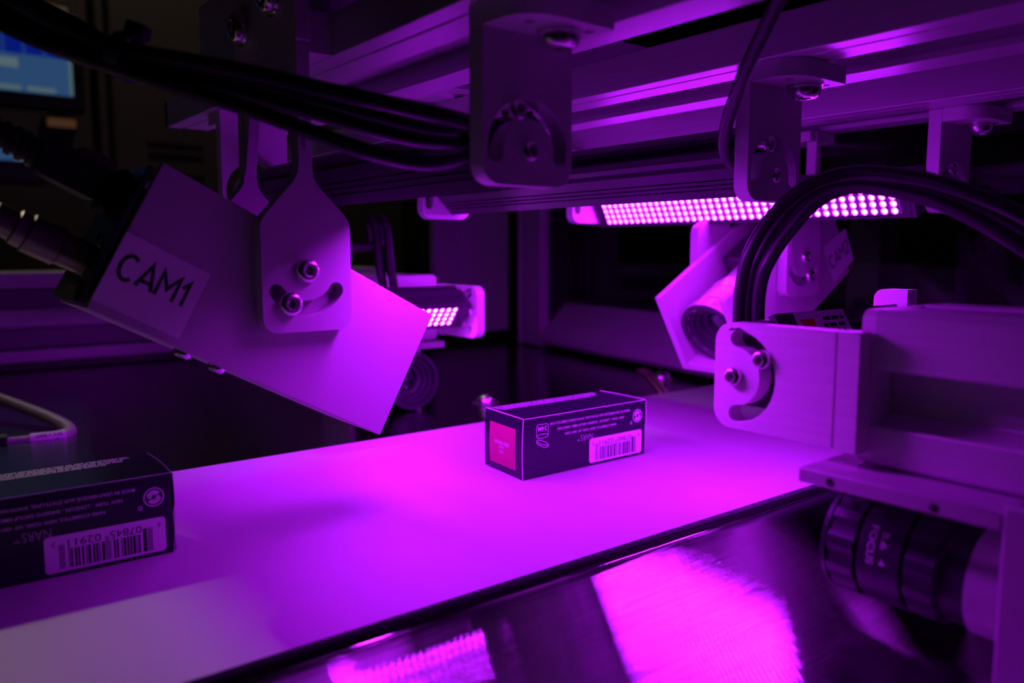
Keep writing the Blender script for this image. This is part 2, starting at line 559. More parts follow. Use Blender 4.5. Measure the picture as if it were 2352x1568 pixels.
t = thing('cross_beam', 'long aluminium beam lying across the top of the overhead beams', 'beam')
gp = [(338, 179.1), (349, 179.1), (351, 181), (359, 181), (361, 179.1), (377, 179.1), (377, 184), (385, 184), (385, 179.1), (398, 179.1),
      (400, 181), (408, 181), (410, 179.1), (421, 179.1), (421, 219), (338, 219)]
MB().prism(gp, [], ((0, 0, 0), (0, 1, 0), (0, 0, 1), (1, 0, 0)), 132, 742).build('extrusion', ALUX, t, bevel=0.3)
t = thing('frame_post', 'upright aluminium post behind the second camera', 'post')
MB().prism([(695, 365), (704, 365), (704, 372), (716, 372), (716, 365), (728, 365), (728, 395), (695, 395)], [], fxy(0), -3, 178.9).build('extrusion', FRAMEG, t, bevel=0.4)
MB().box(690, 733, 360, 400, -2.9, 2).build('foot', BLACKX, t)


# ================================================================== brackets that carry the light bars
def angle_bracket(x0, label, y=178.0, far=False, bolts=True):
    """plate in X-Z with an arc slot, foot turned under the beam"""
    t = thing('angle_bracket', label, 'bracket', 'angle brackets under the overhead beams')
    s = -1 if far else 1
    cx, cz = x0 + 16, 127.5
    holes = [arcslot(cx, cz, 11.6, 2.6, -6, 186)]
    yb = y + 6
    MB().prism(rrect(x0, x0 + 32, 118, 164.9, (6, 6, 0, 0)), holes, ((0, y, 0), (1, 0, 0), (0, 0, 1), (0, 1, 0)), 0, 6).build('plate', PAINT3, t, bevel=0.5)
    if far:
        foot = rrect(x0, x0 + 32, y + 6.05, y + 24, (0, 0, 2, 9)); by = y + 14
    else:
        foot = rrect(x0, x0 + 32, y - 18, y - .05, (10, 2.2, 0, 0)); by = y - 9.0
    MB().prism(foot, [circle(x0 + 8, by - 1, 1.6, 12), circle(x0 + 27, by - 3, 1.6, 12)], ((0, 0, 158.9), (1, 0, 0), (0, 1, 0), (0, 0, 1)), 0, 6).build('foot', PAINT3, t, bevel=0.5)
    MB().lathe([(6.4, 0), (6.4, .8), (2, .8)], (x0 + 19, by, 158.88), (0, 0, -1), n=28).build('washer', STEEL, t)
    bolt(t, (x0 + 19, by, 158.0), (0, 0, -1), 5.9, 4.2, 4)
    if bolts:
        bolt(t, (cx, y, cz), (0, -1, 0), 2.9, 2.0, 5)
        a = math.radians(112)
        bolt(t, (cx + 11.6 * math.cos(a), y, cz + 11.6 * math.sin(a)), (0, -1, 0), 3.0, 2.0, 5)
    return t


angle_bracket(128.5, 'large dark angle bracket with arc slot, closest to the lens')
angle_bracket(244.3, 'angle bracket with arc slot beside the single hanging cable')
angle_bracket(388.3, 'small angle bracket at far right under the last beam')
angle_bracket(127.5, 'angle bracket at the far end of the first light bar, behind the camera fork', y=383, far=True, bolts=False)
angle_bracket(243.0, 'angle bracket at the far end of the middle light bar, rounded corner showing', y=394, far=True, bolts=False)
angle_bracket(357.0, 'angle bracket at the far end of the lit overhead light bar', y=394.6, far=True, bolts=False)

# ================================================================== LED light bars
led_mesh = None


def led_proto(m):
    mb = MB()
    rs = []
    for r, h in ((1.05, 0.0), (1.03, 0.5), (0.7, 0.95)):
        rs.append([Vector((r * math.cos(2 * math.pi * i / 8), r * math.sin(2 * math.pi * i / 8), h)) for i in range(8)])
    mb.rings(rs, cap0=False)
    return mb.mesh('led', m)
CUP = mat('bright_reflector_cup', (0.86, 0.84, 0.86), 0.18, metal=0.9, noise=0.02)
CUPM = MB().rings([[Vector((r * math.cos(2 * math.pi * i / 12), r * math.sin(2 * math.pi * i / 12), h)) for i in range(12)]
                   for r, h in ((1.84, 0), (1.84, 1.2), (1.72, 1.25), (1.08, 0.05))], cap0=False, cap1=False).mesh('reflector', CUP)


def light_bar(label, fc, nrm, along, y0, y1, ncol, power=1.0, red=1.0):
    """fc = centre line of the lit face (along-coordinate 0), nrm = where it shines, along = unit axis, from y0 to y1"""
    t = thing('led_bar', label, 'light bar', 'LED light bars around the belt')
    n = Vector(nrm).normalized(); a = Vector(along); e = n.cross(a).normalized(); o = Vector(fc)
    fr = (o, e, -n, a)                      # e across the face, -n into the body
    prof = [(-9, 0), (-8.2, 0), (-7.6, 2.2), (7.6, 2.2), (8.2, 0), (9, 0)]
    side = [(9, 4.0), (8.3, 4.0), (8.3, 4.8), (9, 4.8), (9, 6.2), (8.3, 6.2), (8.3, 7.0), (9, 7.0), (9, 8.4), (8.3, 8.4), (8.3, 9.2), (9, 9.2),
            (9, 14.0), (7.6, 15.4), (7.6, 16.6), (9, 16.6), (9, 19), (4.6, 19), (3.4, 17.6), (3.4, 15)]
    prof += side + [(-p[0], p[1]) for p in reversed(side)]
    MB().prism(prof, [], fr, y0 + 2.5, y1 - 2.5).build('housing', BLACK, t, bevel=0.15, seg=1)
    capo = [(-9.2, -.2), (9.2, -.2), (9.2, 14.5), (7.4, 17.5), (-7.4, 17.5), (-9.2, 14.5)]
    for (c0, c1, sg) in ((y0, y0 + 2.5, -1), (y1 - 2.5, y1, 1)):
        cap = MB().prism(capo, [], fr, c0, c1).build('end_cap', BLACK, t, bevel=0.3, seg=1)
        for s_, t_ in ((-6, 5), (6, 5), (0, 13)):
            MB().lathe([(1.9, 0), (1.9, .4), (1.1, .45), (1.0, .15), (0.05, .15)], o + e * s_ - n * t_ + a * (c1 if sg > 0 else c0), a * sg, n=14).build('screw', BLACKX, cap)
        MB().prism([(-8.4, -.25), (8.4, -.25), (8.4, 2.0), (-8.4, 2.0)], [], fr, c0 + (2.55 if sg < 0 else -5), c0 + (7 if sg < 0 else -.05)).build('face_rim', BLACK, t)
    MB().prism([(-7.55, 1.6), (7.55, 1.6), (7.55, 2.19), (-7.55, 2.19)], [], fr, y0 + 7.2, y1 - 7.2).build('led_board', BOARD, t)
    L = (y1 - y0) - 16
    LEDM = led_proto(led_mat('led_die_%d_%d' % (power * 100, red * 100), power, red))
    for i in range(ncol):
        for k in range(4):
            p = o + e * (-5.55 + 3.7 * k) + n * (-1.6) + a * (y0 + 8 + (i + .5) * L / ncol)
            M = Matrix((e, a.cross(e) * 0 + n.cross(e), n)).transposed().to_4x4()
            M.translation = p * S
            put('reflector', CUPM, put('led', LEDM, t, mtx=M))
    return t


b1 = light_bar('black LED bar nearest the lens, tilted away so only its back shows', (150, 0, 120), (.30, 0, -.954), (0, 1, 0), 184.2, 382.8, 36, 2.2, 1.0)
b2 = light_bar('black LED bar in the middle, its grooved back lit purple', (269, 0, 127), (.70, 0, -.714), (0, 1, 0), 184.2, 393.8, 38, .45)
b3 = light_bar('overhead LED bar with bright pink rows of lit LEDs showing', (379.7, 0, 123.6), (-.89, 0, -.46), (0, 1, 0), 184.3, 397.3, 39, .58)
b4 = light_bar('short LED bar behind the first camera, bright end showing', (0, 413, 59.5), (0, -.77, -.64), (1, 0, 0), 184, 285.5, 18, 1.0)
b5 = light_bar('short LED bar with a warning sticker behind the near bracket', (0, 172, 61.5), (0, .86, -.50), (1, 0, 0), 234, 322, 16, 1.3)
MB().box(210.2, 233.8, 136, 157, 52, 74).build('end_block', BLACK, b5, bevel=.5)

# warning sticker on the back of the near bar
n5 = Vector((0, .86, -.50)).normalized(); e5 = n5.cross(Vector((1, 0, 0))).normalized()
P5 = Vector((0, 172, 61.5)) - n5 * 19.1
fr5 = (P5, (1, 0, 0), e5, -n5)
st = MB().flat([(247, -8.8), (279, -8.8), (279, 8.8), (247, 8.8)], [], fr5, 0.1).build('warning_sticker', STICKER, b5)
MB().flat([(249, -6), (258.5, -6), (253, 6)], [], fr5, 0.2).build('warning_triangle', WARNRED, st)
mb = MB()
for i in range(6):
    y = 6.6 - i * 2.6; x = 261 + (i % 3) * 1.3
    while x < 275:
        l = random.uniform(2, 5); mb.flat([(x, y), (min(x + l, 277), y), (min(x + l, 277), y + 1.5), (x, y + 1.5)], [], fr5, 0.2); x += l + 1.0
mb.build('small_print', INK, st)


# ================================================================== side brackets (near: bright pink, far: behind)
def side_bracket(x, y_tip, sgn, label, full=True):
    """plate in Y-Z, rounded tip towards the belt"""
    t = thing('side_bracket', label, 'bracket', 'side brackets for the short light bars')
    def Y(v): return y_tip - sgn * v            # v = distance from the tip
    out = rrect(0, 40.2, 45.6, 78.2, (6, 0, 0, 6))
    o = (x, y_tip, 0)
    fr = (o, (0, -sgn, 0), (0, 0, 1), (1, 0, 0))
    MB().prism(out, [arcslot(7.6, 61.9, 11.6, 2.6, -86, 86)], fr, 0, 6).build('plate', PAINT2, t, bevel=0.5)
    MB().prism([(40.9, 45.0), (47.4, 45.0), (47.4, 78.4), (40.9, 78.4)], [], fr, -.3, 6).build('clamp_strip', PAINT2, t, bevel=0.4)
    MB().prism([(40.2, 45.6), (40.9, 45.6), (40.9, 78.0), (40.2, 78.0)], [], fr, .8, 5.6).build('joint_strip', HOLE, t)
    bolt(t, (x, Y(7.6), 61.9), (-1, 0, 0), 3.0, 2.4, 5)
    a = math.radians(32)
    bolt(t, (x, Y(7.6 + 11.6 * math.cos(a)), 61.9 + 11.6 * math.sin(a)), (-1, 0, 0), 3.0, 2.4, 5)
    return t


side_bracket(204, 158.6, 1, 'bright pink bracket with arc slot and two screws, at right of the belt')
side_bracket(289, 406.8, -1, 'white side bracket at the end of the short bar behind the first camera')
t = thing('side_bracket', 'pale bracket end poking up behind the near bar sticker', 'bracket', 'side brackets for the short light bars')
MB().prism(rrect(157, 171, 45.6, 84.5, (0, 4, 4, 0)), [], ((322.2, 0, 0), (0, 1, 0), (0, 0, 1), (1, 0, 0)), 0, 8).build('plate', PAINT2, t, bevel=0.6)
bolt(t, (330.2, 164, 61.9), (1, 0, 0), 3, 2.2, 4)


# ================================================================== side beams carrying those brackets
def side_beam(x0, x1, yend, ydir, label):
    t = thing('side_beam', label, 'beam', 'side beams pointing at the belt')
    z0, z1 = 41.6, 84.4
    c = 2.2
    prof = [(x0 + 1, z0), (x1 - 1, z0), (x1, z0 + 1), (x1, z1 - 1), (x1 - 1, z1), (x0 + 28, z1), (x0 + 27, z1 - 2), (x0 + 18, z1 - 2), (x0 + 17, z1),
            (x0 + c, z1), (x0, z1 - c), (x0, 68.0), (x0 + 2.6, 68.0), (x0 + 2.6, 72), (x0 + 11, 66), (x0 + 11, 55), (x0 + 2.6, 49), (x0 + 2.6, 52.6), (x0, 52.6), (x0, z0 + 1)]
    d = sorted((yend, yend + ydir * 420))
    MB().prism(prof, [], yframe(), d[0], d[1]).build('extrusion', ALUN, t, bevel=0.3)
    MB().prism(rrect(x0 + .3, x1 - .3, z0 + .3, z1 - .3, 3), [], yframe(), *sorted((yend - ydir * 3.5, yend - ydir * .02))).build('end_cap', PAINT2, t, bevel=.5)
    return t


side_beam(210.2, 252, 111, -1, 'thick slotted aluminium beam entering at the right edge')
side_beam(247, 288.5, 455, 1, 'side beam behind the short far light bar, bright end face')


# ================================================================== cameras
def lens(parent, o, ax, R=14.5, silver=True, length=38, knurl=True):
    o = Vector(o); ax = Vector(ax).normalized()
    def fl(r, h, tt): return r - 0.55 * (1 if (tt * 12 / (2 * math.pi)) % 1 < .34 else 0)
    M1 = SILVER if silver else RING
    MB().lathe([(R * .84, 0.0), (R * .97, 0), (R, .6), (R, 8), (R * .98, 8.4)], o, -ax, n=72, cap0=False, cap1=False, flute=fl).build('focus_ring', RING if not silver else SILVER, parent, angle=20)
    MB().lathe([(R * .86, -1.2), (R * 1.0, -1.2), (R * 1.0, 0.1), (R * .84, 0.1)], o, -ax, n=48, cap0=False, cap1=False).build('front_rim', RING, parent)
    MB().lathe([(R * .84, -.9), (R * .80, 1.5), (R * .70, 1.6), (R * .69, 4), (R * .58, 4.2), (R * .55, 7), (R * .42, 7.5), (R * .40, 9)], o, -ax, n=48, cap0=False, cap1=False).build('inner_cone', RING, parent)
    MB().lathe([(R * .42, 9), (R * .40, 8.4), (R * .28, 7.6), (R * .12, 7.2), (0.05, 7.1)], o, -ax, n=36, cap0=False, cap1=False).build('glass', GLASS, parent)
    MB().lathe([(R * .90, 8.2), (R * .90, 9.2)], o, -ax, n=48, cap0=False, cap1=False).build('gap_ring', HOLE, parent)
    MB().lathe([(R * .90, 9.0), (R * .97, 9.2), (R * .97, 20.4), (R * .93, 20.8)], o, -ax, n=48, cap0=False, cap1=False).build('barrel', M1, parent)
    MB().lathe([(R * .88, 20.6), (R * .88, 21.6)], o, -ax, n=48, cap0=False, cap1=False).build('gap_ring', HOLE, parent)
    MB().lathe([(R * .9, 21.4), (R * .97, 21.6), (R * .97, 29), (R * .9, 29.4)], o, -ax, n=72, cap0=False, cap1=False, flute=fl).build('aperture_ring', M1, parent, angle=20)
    MB().lathe([(R * .9, 29.2), (R * .86, 30), (R * .86, 36), (R * .8, 36.5)], o, -ax, n=48, cap0=False, cap1=True).build('lens_base', M1, parent)
    for k, h in ((0, 4.5), (0, 14)):
        side = ax.cross(Vector((0, 0, 1))).normalized(); up = side.cross(ax)
        d = (up * .8 + side * -.6).normalized()
        MB().lathe([(1.2, 0), (1.2, .25), (.8, .3), (.7, .05), (.05, .05)], o - ax * h + d * (R * .975), d, n=14).build('set_screw', BLACKX, parent)


def housing(pos, ang, flip, label, sticker, y0=261.0, y1=305.0, Lu=108.3, Hv=49.2):
    """U channel of sheet metal seen from the side. pos = (x, z) of the plate centre; ang = tilt; flip=-1 when it looks towards -X"""
    t = thing('camera_housing', label, 'housing', 'sheet metal camera housings above the belt')
    u = Vector((math.cos(ang) * flip, 0, -math.sin(ang))); v = Vector((math.sin(ang) * flip, 0, math.cos(ang)))
    o = Vector((pos[0], y0, pos[1]))
    fr = (o, u, v, (0, 1, 0))
    out = [(-Lu / 2, -Hv / 2), (Lu / 2, -Hv / 2), (Lu / 2, Hv / 2), (-Lu / 2, Hv / 2)]
    W = y1 - y0
    MB().prism(out, [], fr, 0, 3.6).build('side_plate', PAINT, t, bevel=0.4)
    MB().prism(out, [circle(14, 5, 1.7, 14)], fr, W - 4.4, W).build('side_plate', PAINT, t, bevel=0.4)
    MB().prism([(-Lu / 2, -Hv / 2), (Lu / 2, -Hv / 2), (Lu / 2, -Hv / 2 + 4), (-Lu / 2, -Hv / 2 + 4)], [], fr, 3.65, W - 4.45).build('floor_plate', PAINT, t, bevel=0.3)
    for k in (-9, -21):
        bolt(t, o + u * k - v * (Hv / 2) + Vector((0, 9, 0)), -v, 3.0, 2.2, 3)
    return t, fr, u, v, o, W


A1 = math.radians(28.2)
h1, fr1, u1, v1, o1, W1 = housing((105.4, 79.5), A1, 1, 'pale sheet metal camera housing with the CAM1 sticker', 'CAM1')
# sticker in the housing's own plane
sf = (o1, u1, v1, (0, -1, 0))
stk = MB().flat([(-54.0, -21.5), (-26.6, -22.0), (-26.8, 0.6), (-54.0, 0.9)], [], sf, 0.12).build('name_sticker', STICKER, h1)
stroke_word('CAM1', (o1 + Vector((0, -.14, 0)), u1, v1, (0, -1, 0)), -51.4, -12.6, 7.7, 4.9, 1.15, 1.2).build('lettering', INK, stk)

# camera inside housing 1 (only its back and plugs show)
c1 = thing('industrial_camera', 'dark camera body with cables at its back inside the first housing', 'camera', 'industrial cameras')
yc = 283.0


def P1(uu, vv, yy): return Vector((o1.x, yy, o1.z)) + u1 * uu + v1 * vv


frc = (Vector((o1.x, 0, o1.z)), u1, v1, (0, 1, 0))
MB().prism([(-57, -24), (-55, -24), (-55, 22), (-57, 22)], [], frc, 262, 304).build('back_panel', BLACK, c1, bevel=.4)
MB().prism([(-55, -18), (10, -18), (10, 16), (-55, 16)], [], frc, 266, 299).build('body', BLACK, c1, bevel=1)
lens(c1, P1(46, -1, yc), u1, 14.0, silver=False)
ucon = -u1
# round metal plug
MB().lathe([(5.3, 0), (5.3, 8), (6.0, 8.5), (6.0, 17.5), (5.4, 18), (5.4, 21), (4.6, 21.5), (4.6, 27), (3.4, 27.5), (3.2, 31)], P1(-57, -10.5, 278), ucon, n=36).build('metal_plug', NICKEL, c1)
for k in range(5):
    a = 2 * math.pi * k / 5
    MB().lathe([(.9, 0), (.9, .6), (.05, .6)], P1(-57, -10.5 + 9 * math.sin(a), 278 + 9 * math.cos(a)), ucon, n=10).build('pin_screw', STEEL, c1)
# square overmoulded plug with ribbed boot
MB().prism(rrect(-62, -57, 5, 19, 2, 3), [], frc, 271, 288).build('plug_shroud', BLACKX, c1, bevel=.5)
MB().prism(rrect(-82, -62, 6.5, 17.5, 3, 4), [], frc, 274, 285).build('plug_body', BLACKX, c1, bevel=1.5)
boot = []
for k in range(9):
    boot += [(5.0 - .18 * k, 3.0 * k), (5.0 - .18 * k, 3.0 * k + 1.7), (4.0 - .15 * k, 3.0 * k + 1.8), (4.0 - .15 * k, 3.0 * k + 2.9)]
MB().lathe(boot, P1(-82, 12, 279.5), ucon, n=24).build('ribbed_boot', BLACKX, c1)
MB().lathe([(5.2, 0), (5.2, 8), (4.6, 10.5), (3, 12), (.1, 12.4)], P1(-60, 19, 296), ucon, n=28).build('thumb_screw', NICKEL, c1)
# its cables
t = tag(MB().tube([P1(-108, 12, 279.5), P1(-118, 13, 278), P1(-132, 18, 275), P1(-155, 31, 270), P1(-200, 62, 262)], 3.6).build('camera_cable', RUBBER), 'thick black cable leaving the ribbed boot of the first camera', 'cable')
t = tag(MB().tube([P1(-86, -10.5, 278), P1(-100, -12, 277), P1(-125, -20, 275), P1(-170, -40, 272)], 3.0).build('camera_cable', RUBBER), 'black cable leaving the round metal plug of the first camera', 'cable')


# fork that holds housing 1
def holder(t, xs, dz, yfront, th=5.6, neck_top=167.7, y_in=None, no=0.0, hole=True):
    """rounded plate with shoulder and neck, drawn in X-Z. xs = x of the left edge"""
    x = xs
    out = rrect(x, x + 31.6, 73 + dz, 108 + dz, (5, 5, 0, 0))[:14]
    left = [(x, 108 + dz), (x + .6, 110 + dz), (x + 2, 112 + dz), (x + no + 11.5, 122.5 + dz), (x + no + 13.2, 125.2 + dz), (x + no + 13.8, 129 + dz), (x + no + 13.9, neck_top)]
    right = [(x + no + 18.4, neck_top), (x + no + 18.4, 128 + dz), (x + no + 18.9, 124 + dz), (x + no + 20.5, 121.2 + dz), (x + 29.3, 112.4 + dz), (x + 31.0, 110 + dz), (x + 31.6, 107 + dz)]
    low = rrect(x, x + 31.6, 73 + dz, 108 + dz, (5, 5, 0, 0))
    bottom = low[0:7] + low[7:14]
    poly = bottom + list(reversed(right)) + list(reversed(left))
    holes = [arcslot(x + 15.4, 93.4 + dz, 12.5, 2.5, 212, 328)] if hole else []
    return MB().prism(poly, holes, ((0, yfront, 0), (1, 0, 0), (0, 0, 1), (0, 1, 0)), 0, th)


fork = thing('camera_fork', 'two-armed fork holding the first camera housing, screwed to the nearest beam', 'bracket', 'camera forks')
holder(fork, 96.4, 0, 255.2).build('arm', PAINT, fork, bevel=.5)
holder(fork, 96.4, 0, 305.2, hole=False).build('arm', PAINT, fork, bevel=.5)
for poly in ([(260.85, 167.7), (260.85, 128), (268, 152), (268, 167.7)], [(305.15, 128), (305.15, 167.7), (298, 167.7), (298, 152)]):
    MB().prism(poly, [], ((110.4, 0, 0), (0, 1, 0), (0, 0, 1), (1, 0, 0)), 0, 4.2).build('web', PAINT, fork, bevel=.3)
MB().prism([(254.8, 167.8), (268.1, 167.8), (268.1, 158), (297.9, 158), (297.9, 167.8), (312, 167.8), (312, 250), (254.8, 250)], [], ((110.2, 0, 0), (0, 1, 0), (0, 0, 1), (1, 0, 0)), 0, 5).build('mounting_plate', PAINT, fork, bevel=.5)
MB().box(115.25, 124.4, 258, 309, 165.2, 178.8).build('spacer', PAINT, fork)
for (yy, zz) in ((300.5, 180.5), (271.5, 184.5)):
    MB().lathe([(6.6, 0), (6.6, 1.0), (3, 1.0)], (110.15, yy, zz), (-1, 0, 0), n=28).build('washer', STEEL, fork)
    bolt(fork, (109.2, yy, zz), (-1, 0, 0), 5.6, 4.2, 3)
bolt(fork, (111.8, 255.2, 93.4), (0, -1, 0), 4.2, 3.0, 4, hexr=1.75)
bolt(fork, (105.6, 255.2, 82.6), (0, -1, 0), 4.2, 3.0, 4, hexr=1.75)
fm = MB(); letter(fm, '160853', 2.6, ((0, 255.15, 0), (1, 0, 0), (0, 0, 1), (0, -1, 0)), 112.6, 133, rot=90, center=False).build('engraved_number', HOLE, fork)

# second housing, mirrored
A2 = math.radians(31.0)
h2, fr2, u2, v2, o2, W2 = housing((396.8, 81.0), A2, -1, 'sheet metal camera housing with the CAM2 sticker, lens facing the belt', 'CAM2', y0=257.6)
# u2 points to -X: letters run the other way, so use the reversed axis
s2 = MB().flat([(36, 3), (61, 1), (61, -20.5), (36, -21)], [], (o2, -u2, v2, (0, -1, 0)), 0.12).build('name_sticker', STICKER, h2)
stroke_word('CAM2', (o2 + Vector((0, -.14, 0)), -u2, v2, (0, -1, 0)), 37.8, -13.0, 7.6, 4.6, 1.1, 1.0).build('lettering', INK, s2)
letter(MB(), 'KYM013', 2.4, (o2 + u2 * 54.3 - v2 * 23.2, (0, -1, 0), v2, u2), -14, -.6).build('engraved_number', HOLE, h2)
c2 = thing('industrial_camera', 'camera with a silver lens looking out of the second housing', 'camera', 'industrial cameras')
o2c = Vector((o2.x, 283, o2.z))
MB().prism([(-52, -17), (0, -17), (0, 17), (-52, 17)], [], (Vector((o2.x, 0, o2.z)), u2, v2, (0, 1, 0)), 267, 299).build('body', BLACK, c2, bevel=1)
lens(c2, o2c + Vector((0, -2, 0)) + u2 * 47 + v2 * -1.5, u2, 18.3, silver=True)
MB().lathe([(15, 0), (15, 8)], o2c + u2 * 0.1 + v2 * -1.5, u2, n=32).build('mount', SILVER, c2)
fork2 = thing('camera_fork', 'two-armed fork holding the second camera housing beneath the last beam', 'bracket', 'camera forks')
holder(fork2, 382, 2.5, 251.6, neck_top=164.8, no=9.6).build('arm', PAINT, fork2, bevel=.5)
holder(fork2, 374, 2.5, 305.2, neck_top=164.8, no=19.6 - 8, hole=False).build('arm', PAINT, fork2, bevel=.5)
MB().box(400, 424, 252, 311, 159, 164.6).build('yoke', PAINT, fork2, bevel=.5)
bolt(fork2, (398.4, 251.6, 96.5), (0, -1, 0), 3.6, 2.6, 4)
bolt(fork2, (403.2, 251.6, 86.2), (0, -1, 0), 3.6, 2.6, 4)


# side cameras under the side beams (near right, far behind)
def side_housing(x0, x1, yfront, sgn, label, z=41.2):
    t = thing('camera_housing', label, 'housing', 'sheet metal camera housings above the belt')
    y0, y1 = sorted((yfront, yfront - sgn * 51.5))
    holes = []
    MB().box(x0, x1, y0, y1, z - 4.2, z).build('top_plate', PAINT, t, bevel=.5)
    yb = yfront - sgn * 51.6
    yb2 = yb - sgn * 44
    MB().box(x0, x0 + 4, *sorted((yb, yb2)), -3.9, z + 2).build('rear_plate', PAINT, t, bevel=.5)
    MB().box(x1 - 4, x1, *sorted((yfront - sgn * 30, yb2)), -3.9 if sgn > 0 else -2.9, z - 4.3).build('rear_plate', PAINT, t, bevel=.5)
    if sgn > 0:
        for yy in (yfront - 9.5, yfront - 36.5):
            MB().lathe([(1.15, 0), (1.1, .1), (.05, .08)], (x0 - .02, yy, z - 2.4), (-1, 0, 0), n=16).build('screw_hole', HOLE, t)
    else:
        letter(MB(), '150854', 2.6, ((0, yfront - .04, 0), (1, 0, 0), (0, 0, 1), (0, -1, 0)), x0 + 19, z - 3.1).build('engraved_number', HOLE, t)
    return t


side_housing(195, 239.5, 122.5, 1, 'camera housing at the lower right corner with two small screw holes')
side_housing(245, 289, 443.5, -1, 'camera housing behind the first camera with an engraved front edge')
c3 = thing('industrial_camera', 'camera with a black lens at the lower right under the side beam', 'camera', 'industrial cameras')
lz = 18.5
lens(c3, (216.5, 117.5, lz), (0, 1, 0.03), 15.4, silver=False)
MB().lathe([(14.2, 0), (14.2, 34), (13.6, 34.5)], (216.5, 81.3, lz - 1.2), (0, -1, -0.03), n=40).build('silver_mount', SILVER, c3)
MB().box(203, 230, 20, 47, lz - 15, lz + 14).build('body', BLACK, c3, bevel=1)
# lettering on the lens barrel
mb = MB()
def onbarrel(s, size, h, a0, width):
    vs, fs, wd = text_polys(s, size, 0.02)
    k = width / wd
    R = 15.4 * .97 + .06
    pts = []
    for a, b in vs:
        th = math.radians(a0) + (a * k) / R            # runs down the side facing -X
        pts.append(Vector((216.5 - R * math.cos(th), 117.5 - h + 1.6 - b, lz - R * math.sin(th))))
    mb.add(pts, fs)
onbarrel('FOCUS', 2.7, 13.6, -36, 10.5)
onbarrel('5.6', 2.4, 17.0, -32, 4.6)
onbarrel('4', 2.4, 17.0, -4, 1.8)
mb.build('lens_lettering', PRINT, c3)
c4 = thing('industrial_camera', 'camera with a dark ringed lens behind the first housing', 'camera', 'industrial cameras')
lens(c4, (266, 446, 16.5), (0, -1, 0), 18.6, silver=False)
MB().lathe([(14, 0), (14, 30)], (266, 482, 16.5), (0, 1, 0), n=32).build('body', BLACK, c4)


